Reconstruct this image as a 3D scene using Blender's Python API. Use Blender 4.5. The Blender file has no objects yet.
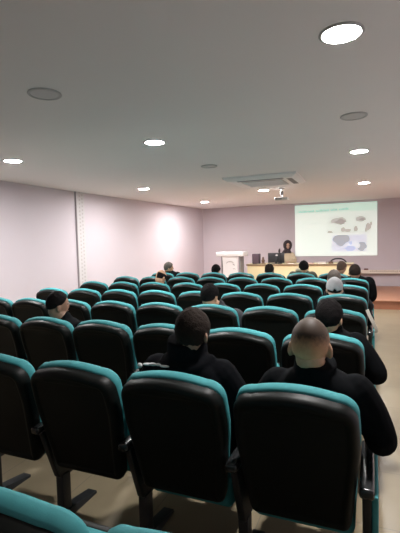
import bpy, bmesh, math, random
from mathutils import Vector, Matrix
random.seed(4)
C = bpy.context.scene.collection
SC = bpy.context.scene

# ------------------------------------------------------------------ camera, world, exposure
cam_data = bpy.data.cameras.new('camera')
cam = bpy.data.objects.new('camera', cam_data)
C.objects.link(cam)
cam_data.sensor_fit = 'VERTICAL'
cam_data.sensor_height = 24.0
cam_data.lens = 416.84 * 24.0 / 533.0
cam_data.clip_start = 0.05
cam.matrix_world = Matrix(((0.92423, 0.00211, 0.38184, 0.0), (0.38095, 0.06348, -0.92242, 0.0),
                           (-0.02619, 0.99798, 0.05787, 1.59), (0, 0, 0, 1)))
SC.camera = cam
world = bpy.data.worlds.new('world')
SC.world = world
world.use_nodes = True
world.node_tree.nodes['Background'].inputs[0].default_value = (0.5, 0.52, 0.55, 1)
world.node_tree.nodes['Background'].inputs[1].default_value = 0.05
SC.view_settings.view_transform = 'Standard'
SC.view_settings.look = 'None'
SC.view_settings.gamma = 1.0
SC.view_settings.exposure = 0.0
LAMP = 690.0          # emission strength of a lit downlight
SCREEN = 0.43         # emission strength of the projected slide

CEIL = 2.699
STAGE_Z = 0.2

# ------------------------------------------------------------------ materials
def mat(name, col, rough=0.6, spec=0.5, metal=0.0, noise=0.0, nscale=20.0, bump=0.0, bscale=200.0, emit=None, sheen=0.0):
    m = bpy.data.materials.new(name)
    m.use_nodes = True
    nt = m.node_tree
    b = nt.nodes['Principled BSDF']
    b.inputs['Base Color'].default_value = (*col, 1)
    b.inputs['Roughness'].default_value = rough
    b.inputs['Specular IOR Level'].default_value = spec
    b.inputs['Metallic'].default_value = metal
    if sheen:
        b.inputs['Sheen Weight'].default_value = sheen
    tc = nt.nodes.new('ShaderNodeTexCoord')
    if noise > 0:
        n = nt.nodes.new('ShaderNodeTexNoise')
        n.inputs['Scale'].default_value = nscale
        n.inputs['Detail'].default_value = 4
        nt.links.new(tc.outputs['Object'], n.inputs['Vector'])
        mx = nt.nodes.new('ShaderNodeMix')
        mx.data_type = 'RGBA'
        mx.inputs[6].default_value = (*[max(0, c * (1 - noise)) for c in col], 1)
        mx.inputs[7].default_value = (*[min(1, c * (1 + noise)) for c in col], 1)
        nt.links.new(n.outputs['Fac'], mx.inputs[0])
        nt.links.new(mx.outputs[2], b.inputs['Base Color'])
    if bump > 0:
        n2 = nt.nodes.new('ShaderNodeTexNoise')
        n2.inputs['Scale'].default_value = bscale
        nt.links.new(tc.outputs['Object'], n2.inputs['Vector'])
        bp = nt.nodes.new('ShaderNodeBump')
        bp.inputs['Strength'].default_value = bump
        bp.inputs['Distance'].default_value = 0.01
        nt.links.new(n2.outputs['Fac'], bp.inputs['Height'])
        nt.links.new(bp.outputs['Normal'], b.inputs['Normal'])
    if emit:
        b.inputs['Emission Color'].default_value = (*col, 1)
        b.inputs['Emission Strength'].default_value = emit
    return m

M = {}
M['wall'] = mat('lilac_paint', (0.665, 0.598, 0.642), 0.85, 0.12, noise=0.03, nscale=1.2)
M['ceiling'] = mat('white_ceiling_paint', (0.82, 0.80, 0.785), 0.8, 0.2, noise=0.02, nscale=1.0)
M['cream'] = mat('cream_laminate', (0.80, 0.71, 0.44), 0.5, 0.4, noise=0.04, nscale=6)
M['desk_edge'] = mat('brown_edge', (0.20, 0.12, 0.07), 0.45)
M['stage_top'] = mat('stage_laminate', (0.46, 0.22, 0.13), 0.4, noise=0.12, nscale=5)
M['stage_front'] = mat('stage_riser', (0.30, 0.12, 0.065), 0.45, noise=0.12, nscale=5)
M['shell'] = mat('black_plastic', (0.006, 0.0072, 0.0064), 0.46, 0.17)
M['metal_black'] = mat('black_steel', (0.016, 0.018, 0.02), 0.45, 0.5)
M['armrest'] = mat('armrest_plastic', (0.02, 0.021, 0.022), 0.22, 0.6)
M['teal'] = mat('teal_fabric', (0.060, 0.285, 0.305), 0.75, 0.2, noise=0.08, nscale=60, bump=0.1, bscale=500)
M['white'] = mat('white_lacquer', (0.85, 0.84, 0.84), 0.35)
M['offwhite'] = mat('offwhite_plastic', (0.64, 0.61, 0.62), 0.7)
M['ac'] = mat('air_conditioner_plastic', (0.86, 0.84, 0.82), 0.5)
M['ac_grille'] = mat('air_conditioner_grille', (0.50, 0.45, 0.42), 0.6)
M['dark'] = mat('dark_plastic', (0.02, 0.02, 0.024), 0.4)
M['grey'] = mat('grey_plastic', (0.25, 0.25, 0.26), 0.4)
M['chrome'] = mat('bright_metal', (0.7, 0.7, 0.72), 0.22, metal=1.0)
M['speaker'] = mat('aubergine_box', (0.06, 0.035, 0.055), 0.5)
M['brown'] = mat('brown_wood', (0.13, 0.07, 0.045), 0.5, noise=0.2)
M['red'] = mat('dark_red_felt', (0.16, 0.03, 0.03), 0.7)
M['paper'] = mat('paper', (0.72, 0.66, 0.6), 0.8)
M['pink_paper'] = mat('pink_paper', (0.6, 0.42, 0.38), 0.8)
M['lit'] = mat('lit_diffuser', (1.0, 0.975, 0.955), 0.5, emit=LAMP)
M['unlit'] = mat('unlit_diffuser', (0.55, 0.55, 0.545), 0.6)
M['lamp_frame'] = mat('lamp_frame', (0.45, 0.45, 0.44), 0.5)
M['slide'] = mat('slide_light', (0.86, 0.96, 0.90), 0.8, 0.0, emit=SCREEN)

def floor_mat():
    m = mat('beige_tile', (0.50, 0.435, 0.32), 0.30, 0.4)
    nt = m.node_tree
    b = nt.nodes['Principled BSDF']
    tc = nt.nodes.new('ShaderNodeTexCoord')
    br = nt.nodes.new('ShaderNodeTexBrick')
    br.offset = 0.0
    br.inputs['Scale'].default_value = 1.0
    br.inputs['Brick Width'].default_value = 0.6
    br.inputs['Row Height'].default_value = 0.6
    br.inputs['Mortar Size'].default_value = 0.004
    br.inputs['Color1'].default_value = (0.335, 0.275, 0.18, 1)
    br.inputs['Color2'].default_value = (0.315, 0.255, 0.165, 1)
    br.inputs['Mortar'].default_value = (0.25, 0.21, 0.15, 1)
    nt.links.new(tc.outputs['Object'], br.inputs['Vector'])
    nz = nt.nodes.new('ShaderNodeTexNoise')
    nz.inputs['Scale'].default_value = 3.0
    nz.inputs['Detail'].default_value = 6
    nt.links.new(tc.outputs['Object'], nz.inputs['Vector'])
    mx = nt.nodes.new('ShaderNodeMix')
    mx.data_type = 'RGBA'
    mx.blend_type = 'MULTIPLY'
    mx.inputs[0].default_value = 0.35
    nt.links.new(br.outputs['Color'], mx.inputs[6])
    nt.links.new(nz.outputs['Fac'], mx.inputs[7])
    nt.links.new(mx.outputs[2], b.inputs['Base Color'])
    return m
M['floor'] = floor_mat()

# ------------------------------------------------------------------ mesh helpers
def finish(name, bm, material, parent=None, smooth=True, loc=None, sharp=40):
    bmesh.ops.recalc_face_normals(bm, faces=bm.faces)
    me = bpy.data.meshes.new(name)
    if smooth:
        ang = math.radians(sharp)
        for f in bm.faces:
            f.smooth = True
        for e in bm.edges:
            if len(e.link_faces) == 2 and e.calc_face_angle(0) > ang:
                e.smooth = False
    bm.to_mesh(me)
    bm.free()
    for m in (material if isinstance(material, (list, tuple)) else [material]):
        me.materials.append(m)
    o = bpy.data.objects.new(name, me)
    C.objects.link(o)
    if parent is not None:
        o.parent = parent
    if loc is not None:
        o.location = loc
    return o

def tag(o, label=None, cat=None, group=None, kind=None):
    if label:
        o['label'] = label
    if cat:
        o['category'] = cat
    if group:
        o['group'] = group
    if kind:
        o['kind'] = kind
    return o

def empty(name, loc, rz=0.0):
    o = bpy.data.objects.new(name, None)
    o.empty_display_size = 0.1
    C.objects.link(o)
    o.location = loc
    o.rotation_euler = (0, 0, rz)
    return o

def box(bm, x0, x1, y0, y1, z0, z1, bevel=0.0, seg=2, mtx=None):
    r = bmesh.ops.create_cube(bm, size=1.0)
    vs = r['verts']
    for v in vs:
        v.co = Vector((x0 + (v.co.x + .5) * (x1 - x0), y0 + (v.co.y + .5) * (y1 - y0), z0 + (v.co.z + .5) * (z1 - z0)))
        if mtx is not None:
            v.co = mtx @ v.co
    if bevel > 0:
        es = list({e for v in vs for e in v.link_edges})
        bmesh.ops.bevel(bm, geom=es, offset=bevel, segments=seg, affect='EDGES', profile=0.5)

def prism(bm, pts, axis, a, b, bevel=0.0):
    """polygon pts in the two other axes, extruded along axis from a to b"""
    def mk(p, t):
        if axis == 'x':
            return (t, p[0], p[1])
        if axis == 'y':
            return (p[0], t, p[1])
        return (p[0], p[1], t)
    va = [bm.verts.new(mk(p, a)) for p in pts]
    vb = [bm.verts.new(mk(p, b)) for p in pts]
    n = len(pts)
    fs = [bm.faces.new(va), bm.faces.new(vb[::-1])]
    for i in range(n):
        fs.append(bm.faces.new((va[i], vb[i], vb[(i + 1) % n], va[(i + 1) % n])))
    if bevel > 0:
        es = list({e for f in fs[:2] for e in f.edges})
        bmesh.ops.bevel(bm, geom=es, offset=bevel, segments=2, affect='EDGES', profile=0.5)

def lathe(bm, prof, n=32, center=(0, 0, 0)):
    cx, cy, cz = center
    rings = []
    for r, z in prof:
        rings.append([bm.verts.new((cx + r * math.cos(2 * math.pi * i / n), cy + r * math.sin(2 * math.pi * i / n), cz + z)) for i in range(n)])
    for a, b in zip(rings, rings[1:]):
        for i in range(n):
            bm.faces.new((a[i], a[(i + 1) % n], b[(i + 1) % n], b[i]))
    bm.faces.new(rings[0])
    bm.faces.new(rings[-1])

def tube(bm, pts, radii, n=14, flat=1.0, side=None):
    """capped round tube through pts; radii scalar list; flat squashes along the frame's second axis"""
    P = [Vector(p) for p in pts]
    # smooth with catmull-rom
    rings = []
    up = Vector(side) if side else Vector((0.13, 0.2, 1.0)).normalized()
    for i, p in enumerate(P):
        t = (P[min(i + 1, len(P) - 1)] - P[max(i - 1, 0)]).normalized()
        a = t.cross(up)
        if a.length < 1e-3:
            a = t.cross(Vector((1, 0, 0)))
        a.normalize()
        b = t.cross(a).normalized()
        r = radii[i] if isinstance(radii, (list, tuple)) else radii
        rings.append([bm.verts.new(p + a * (r * math.cos(2 * math.pi * k / n)) + b * (r * flat * math.sin(2 * math.pi * k / n))) for k in range(n)])
    # rounded ends
    for a, b in zip(rings, rings[1:]):
        for k in range(n):
            bm.faces.new((a[k], a[(k + 1) % n], b[(k + 1) % n], b[k]))
    bm.faces.new(rings[0][::-1])
    bm.faces.new(rings[-1])

def spline(ctrl, m=5):
    """catmull-rom densify list of tuples (any dimension)"""
    out = []
    n = len(ctrl)
    for i in range(n - 1):
        p0, p1, p2, p3 = ctrl[max(i - 1, 0)], ctrl[i], ctrl[i + 1], ctrl[min(i + 2, n - 1)]
        for k in range(m):
            t = k / m
            out.append(tuple(0.5 * ((2 * b) + (-a + c) * t + (2 * a - 5 * b + 4 * c - d) * t * t + (-a + 3 * b - 3 * c + d) * t ** 3)
                             for a, b, c, d in zip(p0, p1, p2, p3)))
    out.append(tuple(ctrl[-1]))
    return out

def limb(bm, ctrl, n=14, flat=1.0):
    s = spline(ctrl, 5)
    # round both ends
    def cap(a, b, r):
        d = (Vector(a[:3]) - Vector(b[:3])).normalized()
        return [(*(Vector(a[:3]) + d * r * math.sin(q)), r * math.cos(q)) for q in (0.5, 0.95, 1.3)]
    s = cap(s[0], s[1], s[0][3])[::-1] + s + cap(s[-1], s[-2], s[-1][3])
    tube(bm, [p[:3] for p in s], [p[3] for p in s], n, flat)

def torso(bm, secs, n=28):
    """secs: (x, y, z, rx, ry) rings, superellipse"""
    s = spline(secs, 4)
    rings = []
    for x, y, z, rx, ry in s:
        ring = []
        for k in range(n):
            a = 2 * math.pi * k / n
            c, q = math.cos(a), math.sin(a)
            ring.append(bm.verts.new((x + rx * math.copysign(abs(c) ** 0.85, c), y + ry * math.copysign(abs(q) ** 0.85, q), z)))
        rings.append(ring)
    for a, b in zip(rings, rings[1:]):
        for k in range(n):
            bm.faces.new((a[k], a[(k + 1) % n], b[(k + 1) % n], b[k]))
    bm.faces.new(rings[0][::-1])
    bm.faces.new(rings[-1])

def ellipsoid(bm, c, r, mtx=None, seg=16):
    q = bmesh.ops.create_uvsphere(bm, u_segments=seg, v_segments=seg // 2 + 2, radius=1.0)
    for v in q['verts']:
        p = Vector((v.co.x * r[0], v.co.y * r[1], v.co.z * r[2]))
        if mtx is not None:
            p = mtx @ p
        v.co = p + Vector(c)

def fuse(bm, voxel, smooth=2):
    """fuses overlapping closed pieces into one continuous surface, returned as a bmesh"""
    bmesh.ops.recalc_face_normals(bm, faces=bm.faces)
    me = bpy.data.meshes.new('tmp')
    bm.to_mesh(me)
    bm.free()
    o = bpy.data.objects.new('tmp', me)
    C.objects.link(o)
    r = o.modifiers.new('r', 'REMESH')
    r.mode = 'VOXEL'
    r.voxel_size = voxel
    if smooth:
        s = o.modifiers.new('s', 'SMOOTH')
        s.iterations = smooth
        s.factor = 0.5
    dg = bpy.context.evaluated_depsgraph_get()
    ev = o.evaluated_get(dg)
    me2 = bpy.data.meshes.new_from_object(ev)
    bpy.data.objects.remove(o)
    bpy.data.meshes.remove(me)
    out = bmesh.new()
    out.from_mesh(me2)
    bpy.data.meshes.remove(me2)
    return out

def copy_tree(o, parent=None):
    c = o.copy()
    C.objects.link(c)
    if parent is not None:
        c.parent = parent
    for ch in list(o.children):
        copy_tree(ch, c)
    return c

# ------------------------------------------------------------------ the room
def poly_wall(name, quads, m):
    bm = bmesh.new()
    for q in quads:
        bm.faces.new([bm.verts.new(p) for p in q])
    bmesh.ops.remove_doubles(bm, verts=bm.verts, dist=1e-4)
    o = finish(name, bm, m, smooth=False)
    so = o.modifiers.new('thick', 'SOLIDIFY')
    so.thickness = 0.08
    so.offset = 1.0
    return tag(o, kind='structure')

WL = [(-5.74, -1.9), (-5.66, 7.1), (-5.24, 13.0)]     # line of the left wall on plan
RX = 1.40
BY0, BY1 = 13.0, 13.12

def wall_quads(pts):
    return [[(a[0], a[1], 0), (b[0], b[1], 0), (b[0], b[1], CEIL), (a[0], a[1], CEIL)] for a, b in zip(pts, pts[1:])]

def make_wall(name, pts, outward):
    """vertical wall along plan polyline pts with thickness outward"""
    bm = bmesh.new()
    ox, oy = outward
    n = len(pts)
    v = {}
    for i, (x, y) in enumerate(pts):
        for j, z in enumerate((0, CEIL)):
            v[i, 0, j] = bm.verts.new((x, y, z))
            v[i, 1, j] = bm.verts.new((x + ox, y + oy, z))
    for i in range(n - 1):
        for s in (0, 1):
            bm.faces.new((v[i, s, 0], v[i + 1, s, 0], v[i + 1, s, 1], v[i, s, 1]))
        for j in (0, 1):
            bm.faces.new((v[i, 0, j], v[i + 1, 0, j], v[i + 1, 1, j], v[i, 1, j]))
    for i in (0, n - 1):
        bm.faces.new((v[i, 0, 0], v[i, 1, 0], v[i, 1, 1], v[i, 0, 1]))
    return tag(finish(name, bm, M['wall'], smooth=False), kind='structure')

make_wall('wall_left', WL, (-0.12, 0))
make_wall('wall_front', [(-5.24, BY0), (RX, BY1)], (0, 0.12))
make_wall('wall_right', [(RX, -1.9), (RX, BY1)], (0.12, 0))
make_wall('wall_back', [(-5.74, -1.9), (RX, -1.9)], (0, -0.12))
bm = bmesh.new(); box(bm, -5.86, RX + .12, -2.02, 13.24, -0.1, 0.0)
tag(finish('floor', bm, M['floor'], smooth=False), kind='structure')
bm = bmesh.new(); box(bm, -5.86, RX + .12, -2.02, 13.24, CEIL, CEIL + 0.1)
tag(finish('ceiling', bm, M['ceiling'], smooth=False), kind='structure')

# perforated channel on the left wall
t1 = bmesh.new()
box(t1, -5.665, -5.628, 7.03, 7.29, 0.0, CEIL, 0.004)
tr = tag(finish('trim_1', t1, M['offwhite'], smooth=False), kind='structure')
d1 = bmesh.new()
for i in range(34):
    z = 0.1 + i * 0.078
    for j, y in enumerate((7.115, 7.20)):
        box(d1, -5.630, -5.624, y, y + 0.03, z + 0.03 * j, z + 0.03 * j + 0.034)
finish('perforation', d1, mat('hole_grey', (0.52, 0.48, 0.48), 0.8), tr, smooth=False)
l1 = bmesh.new(); box(l1, -5.66, -5.624, 7.02, 7.034, 0, CEIL)  # shadow line along the channel's edge, painted as a thin darker grey strip
finish('edge_shadow_line', l1, mat('edge_shadow_grey', (0.42, 0.38, 0.39), 0.8), tr, smooth=False)

# stage platform
bm = bmesh.new(); box(bm, -5.24, RX, 10.02, 13.0, 0.0, STAGE_Z - 0.02)
st = tag(finish('stage_floor', bm, M['stage_front'], smooth=False), kind='structure')
bm = bmesh.new(); box(bm, -5.24, RX, 9.99, 13.0, STAGE_Z - 0.02, STAGE_Z, 0.004)
finish('stage_surface', bm, M['stage_top'], st, smooth=False)

# ------------------------------------------------------------------ auditorium chair
REC = 0.268                   # recline: shift in y per metre of height
BL = math.hypot(0.612, 0.612 * REC)
AV = Vector((0, -REC, 1)).normalized()
AW = Vector((0, 1, REC)).normalized()
B0 = Vector((0, 0.612 * REC - 0.035, 0.382))

def sstep(a, b, x):
    t = max(0.0, min(1.0, (x - a) / (b - a)))
    return t * t * (3 - 2 * t)

def back_outline(L, hw_add=0.0, n_arc=9):
    """outline (u, v): tapered foot, widest above the middle, rounded shoulders and a faintly arched top"""
    hwt, hwm, hwb = 0.240 + hw_add, 0.252 + hw_add, 0.214 + hw_add
    r = 0.088
    right = [(hwb - 0.03, 0.0), (hwb - 0.008, 0.008), (hwb, 0.03)]
    for k in range(1, 9):
        t = k / 8
        v = 0.03 + (L - r - 0.055) * t
        w = hwb + (hwm - hwb) * min(1, t / 0.72) if t < 0.72 else hwm + (hwt - hwm) * ((t - .72) / .28) ** 2 * 0.4
        right.append((w, v))
    x0, y0 = right[-1]
    cx, cy = x0 - r, L - 0.03 - r
    for k in range(1, n_arc + 1):
        a = math.pi / 2 * k / n_arc * 0.94
        right.append((cx + r * math.cos(a), max(y0, cy + r * math.sin(a))))
    ux, vy = right[-1]
    for k in range(1, 5):
        t = k / 5
        right.append((ux * (1 - t), vy + (L - vy) * (1 - (1 - t) ** 2)))
    top = [(0.0, L)]
    left = [(-u, v) for u, v in right[::-1]]
    return right + top + left

def inset(outl, d):
    n = len(outl)
    out = []
    for i in range(n):
        a, b, c = Vector(outl[i - 1]), Vector(outl[i]), Vector(outl[(i + 1) % n])
        t = (c - a)
        t.normalize()
        nrm = Vector((-t.y, t.x))
        out.append((b.x + nrm.x * d, b.y + nrm.y * d))
    return out

def back_pt(u, v, w):
    w = w + 0.45 * u * u            # shallow wrap round the sitter
    return B0 + Vector((u, 0, 0)) + AV * v + AW * w

def loft_back(outl, layers, taper=False):
    bm = bmesh.new()
    rings = []
    for w, d in layers:
        rings.append([bm.verts.new(back_pt(u, v, .026 + (w - .026) * (.35 + .65 * sstep(0, .75, v / BL)) if taper and w > .026 else w)) for u, v in (inset(outl, d) if d else outl)])
    n = len(outl)
    for a, b in zip(rings, rings[1:]):
        for k in range(n):
            bm.faces.new((a[k], a[(k + 1) % n], b[(k + 1) % n], b[k]))
    # caps as strips between mirrored points
    for ring in (rings[0], rings[-1]):
        m = n // 2
        for k in range(m - 1):
            i, j = k, n - 1 - k
            bm.faces.new((ring[i], ring[i + 1], ring[j - 1], ring[j]))
        if n % 2:
            bm.faces.new((ring[m - 1], ring[m], ring[m + 1]))
    return bm

def chair_meshes():
    D = {}
    os_ = back_outline(BL - 0.010)
    D['back_shell'] = loft_back(os_, [(0.030, 0.012), (0.030, 0.0), (-0.004, -0.002), (-0.022, 0.003), (-0.031, 0.012), (-0.033, 0.022),
                                      (-0.030, 0.034), (-0.023, 0.040), (-0.021, 0.048)])
    oc = [(u, v) for u, v in back_outline(BL)]
    D['back_cushion'] = loft_back(oc, [(0.024, 0.03), (0.026, 0.006), (0.034, -0.001), (0.066, -0.003), (0.082, 0.006), (0.094, 0.024), (0.100, 0.06)], True)
    b = bmesh.new()
    # seat pan and cushion lowered, tapered rounded slab
    for z0, z1, i in ((0.297, 0.42, 0),):
        box(b, -0.225, 0.225, 0.205, 0.66, z0, z1, 0.035, 4)
    D['seat_down'] = b
    b = bmesh.new()
    fold = Matrix.Translation((0, 0.345, 0.34)) @ Matrix.Rotation(math.radians(84), 4, 'X')
    box(b, -0.225, 0.225, 0.0, 0.36, 0.0, 0.11, 0.035, 4, fold)
    D['seat_up'] = b
    b = bmesh.new()
    box(b, -0.215, 0.215, 0.015, 0.35, -0.022, 0.012, 0.008, 2, fold)
    D['pan_up'] = b
    b = bmesh.new()
    box(b, -0.215, 0.215, 0.32, 0.64, 0.277, 0.307, 0.008, 2)
    D['pan_down'] = b
    b = bmesh.new()
    prof = [(0.075, 0.585), (0.185, 0.275), (0.215, 0.25), (0.36, 0.25), (0.43, 0.33), (0.455, 0.585)]
    prism(b, prof, 'x', 0.257, 0.293, 0.006)
    D['arm_panel'] = b
    b = bmesh.new()
    box(b, 0.247, 0.303, 0.035, 0.47, 0.583, 0.625, 0.013, 3)
    D['armrest'] = b
    b = bmesh.new()
    box(b, 0.25, 0.30, 0.205, 0.275, 0.03, 0.27, 0.006)
    D['post'] = b
    b = bmesh.new()
    prism(b, [(0.12, 0.0), (0.50, 0.0), (0.50, 0.018), (0.29, 0.05), (0.19, 0.05), (0.12, 0.018)], 'x', 0.24, 0.31, 0.005)
    D['foot'] = b
    b = bmesh.new()
    prism(b, [(0.08, 0.575), (0.21, 0.12), (0.45, 0.12), (0.45, 0.575)], 'x', 0.293, 0.318, 0.006)
    D['end_panel'] = b
    return D

CM = {}
_mats = {'back_shell': 'shell', 'back_cushion': 'teal', 'seat_down': 'teal', 'seat_up': 'teal', 'pan_up': 'shell', 'pan_down': 'shell', 'arm_panel': 'metal_black',
         'armrest': 'armrest', 'post': 'metal_black', 'foot': 'metal_black', 'end_panel': 'teal'}
for k, b in chair_meshes().items():
    o = finish(k, b, M[_mats[k]], sharp=50)
    CM[k] = o.data
    bpy.data.objects.remove(o)

def make_chair(x, y, label, seated, aisle, left_end):
    root = empty('auditorium_chair', (x, y, 0))
    tag(root, label, 'chair', 'teal and black auditorium chairs')
    def p(name, key, lab=None, mirror=False):
        o = bpy.data.objects.new(name, CM[key])
        C.objects.link(o)
        o.parent = root
        if mirror:
            o.location.x = -0.55
        if lab:
            o['label'] = lab
    p('back_shell', 'back_shell', 'black plastic back shell')
    p('back_cushion', 'back_cushion', 'teal fabric back cushion')
    p('seat', 'seat_down' if seated else 'seat_up', 'teal fabric seat cushion')
    p('seat_pan', 'pan_down' if seated else 'pan_up', 'black plastic seat underside')
    for mir in ((False, True) if left_end else (False,)):
        p('arm_panel', 'arm_panel', None, mir)
        p('armrest', 'armrest', None, mir)
        p('post', 'post', None, mir)
        p('foot', 'foot', None, mir)
    if aisle:
        p('end_panel', 'end_panel', 'teal upholstered aisle panel')
    return root

Y1, RP, X0, SP = 1.690, 0.952, -0.296, 0.55
def row_y(r):
    if r == 0:
        return 0.672
    if r == 1:
        return 1.625
    return Y1 - 0.02 + RP * (r - 1)
ROWS = {0: [X0 - .015 - SP * k for k in range(0, 3)]}
for r in (1,):
    ROWS[r] = [X0 - SP * k for k in range(0, 5)]
ROWS[2] = [X0 - SP * k for k in range(0, 6)]
for r in (3, 4, 5, 6):
    ROWS[r] = [X0 - SP * k for k in range(0, 8)]
ROWS[7] = [-0.62 - 0.547 * k for k in range(7)]
ORD = ['first', 'second', 'third', 'fourth', 'fifth', 'sixth', 'seventh', 'eighth']
RN = {7: 'front row', 6: 'second row', 5: 'third row', 4: 'fourth row', 3: 'fifth row', 2: 'sixth row', 1: 'seventh row', 0: 'eighth row'}
TAKEN = {(1, 0), (1, 1), (2, 0), (2, 4), (3, 2), (4, 0), (5, 0), (5, 5), (6, 0), (7, 0), (7, 1), (7, 2), (7, 4), (7, 6)}
for r, xs in ROWS.items():
    for k, x in enumerate(xs):
        st_ = (r, k) in TAKEN
        place = 'at the aisle end of' if k == 0 else ORD[k] + ' from the aisle in'
        row = RN[r] + (' by the desk' if r == 7 else ' from the front')
        make_chair(x, row_y(r), f"{'occupied' if st_ else 'empty'} teal and black chair {place} the {row}", st_, k == 0, k == len(xs) - 1)

# ------------------------------------------------------------------ people
SKIN = mat('skin_tan', (0.44, 0.25, 0.15), 0.55, 0.4, noise=0.08, nscale=25)
SKIN_D = mat('skin_brown', (0.26, 0.145, 0.095), 0.55, 0.4, noise=0.08, nscale=25)
SKIN_L = mat('skin_light', (0.50, 0.31, 0.23), 0.55, 0.4, noise=0.06, nscale=25)
EYE = mat('eye_dark', (0.03, 0.022, 0.02), 0.2)
BLACKHAIR = mat('black_hair', (0.006, 0.005, 0.005), 0.8, 0.08, noise=0.4, nscale=120, bump=0.5, bscale=160)
BROWNHAIR = mat('brown_hair', (0.018, 0.0125, 0.010), 0.8, 0.08, noise=0.4, nscale=120, bump=0.5, bscale=160)
GREYHAIR = mat('greying_hair', (0.075, 0.06, 0.05), 0.6, 0.3, noise=0.35, nscale=90, bump=0.5, bscale=160)
CROP = mat('brown_crop', (0.075, 0.047, 0.034), 0.7, 0.15, noise=0.3, nscale=80)
TROUSERS = mat('dark_trousers', (0.016, 0.017, 0.022), 0.8, noise=0.2)
SHOES = mat('black_shoes', (0.012, 0.012, 0.012), 0.4)

def fade_mat():
    m = mat('faded_buzz_cut', (0.05, 0.035, 0.025), 0.6, 0.3)
    nt = m.node_tree
    b = nt.nodes['Principled BSDF']
    tc = nt.nodes.new('ShaderNodeTexCoord')
    sx = nt.nodes.new('ShaderNodeSeparateXYZ')
    nt.links.new(tc.outputs['Generated'], sx.inputs[0])
    nz = nt.nodes.new('ShaderNodeTexNoise')
    nz.inputs['Scale'].default_value = 14
    nt.links.new(tc.outputs['Generated'], nz.inputs['Vector'])
    ad = nt.nodes.new('ShaderNodeMath')
    ad.operation = 'MULTIPLY_ADD'
    ad.inputs[1].default_value = 0.16
    nt.links.new(nz.outputs['Fac'], ad.inputs[0])
    nt.links.new(sx.outputs['Z'], ad.inputs[2])
    rp = nt.nodes.new('ShaderNodeValToRGB')
    rp.color_ramp.elements[0].position = 0.36
    rp.color_ramp.elements[0].color = (0.52, 0.29, 0.155, 1)
    rp.color_ramp.elements[1].position = 0.80
    rp.color_ramp.elements[1].color = (0.050, 0.031, 0.020, 1)
    e = rp.color_ramp.elements.new(0.60)
    e.color = (0.38, 0.21, 0.11, 1)
    nt.links.new(ad.outputs[0], rp.inputs[0])
    nt.links.new(rp.outputs[0], b.inputs['Base Color'])
    return m
FADE = fade_mat()

def head_r(d):
    """surface point of the head for unit direction d (x right, y face, z up), metres from head centre"""
    x, y, z = d
    px, py, pz = 0.0775 * x, 0.097 * y, 0.118 * z
    if z < 0:
        px *= 1 - (0.30 if y > 0 else 0.30 + 0.16 * max(y, -1)) * (-z) ** 1.6
        if y < 0:
            py *= 1 - 0.30 * sstep(0.2, 0.95, -z)
        else:
            py *= 1 - 0.10 * sstep(0.5, 1.0, -z)
    if y > 0:
        py *= 1 - 0.05 * y
        py += 0.022 * math.exp(-(x / 0.13) ** 2 - ((z + 0.18) / 0.20) ** 2)        # nose
        py += 0.008 * math.exp(-(x / 0.30) ** 2 - ((z + 0.78) / 0.14) ** 2)        # chin
        py += 0.004 * math.exp(-(x / 0.28) ** 2 - ((z + 0.52) / 0.08) ** 2)        # lips
        py -= 0.009 * math.exp(-((abs(x) - 0.36) / 0.16) ** 2 - ((z - 0.03) / 0.12) ** 2)   # eye sockets
        py += 0.004 * math.exp(-((abs(x) - 0.34) / 0.25) ** 2 - ((z - 0.24) / 0.08) ** 2)   # brows
    if z > 0:
        px *= 1 + 0.07 * math.sin(math.pi * z)
        py *= 1 + 0.04 * math.sin(math.pi * z)
        py -= 0.006 * sstep(0.3, 1, z)
    return Vector((px, py, pz))

def head_grid(bm, fn, nu=40, nv=28):
    rings = []
    for j in range(1, nv):
        th = math.pi * j / nv
        rings.append([bm.verts.new(fn(Vector((math.sin(th) * math.cos(2 * math.pi * i / nu), math.sin(th) * math.sin(2 * math.pi * i / nu), math.cos(th))))) for i in range(nu)])
    top = bm.verts.new(fn(Vector((0, 0, 1))))
    bot = bm.verts.new(fn(Vector((0, 0, -1))))
    for a, b in zip(rings, rings[1:]):
        for i in range(nu):
            bm.faces.new((a[i], a[(i + 1) % nu], b[(i + 1) % nu], b[i]))
    for i in range(nu):
        bm.faces.new((top, rings[0][(i + 1) % nu], rings[0][i]))
        bm.faces.new((bot, rings[-1][i], rings[-1][(i + 1) % nu]))

def zline_short(d):
    t = (d.y + 1) / 2
    return -0.52 + 0.36 * t + 0.78 * t ** 3

def hair_fn(style, th, zoff=0.0):
    def f(d):
        p = head_r(d)
        n = Vector((d.x / .0775, d.y / .097, d.z / .118)).normalized()
        zl = zline_short(d) + zoff
        if style == 'bald':
            zl = -0.45 + 0.3 * (d.y + 1) / 2
            k = sstep(0, 0.15, d.z - zl) * (1 - sstep(0.25, 0.5, d.z + 0.15 * d.y)) * (1 - sstep(0.5, 0.75, d.y)) * sstep(-0.25, 0.3, d.x)
        else:
            k = sstep(0, 0.16, d.z - zl)
        wob = 1 + 0.22 * math.sin(d.x * 17 + d.z * 9) * math.sin(d.y * 13 + d.z * 21)
        if style == 'fade':
            wob = 1
        return p + n * (-0.005 + (th * wob + 0.005) * k)
    return f

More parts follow.
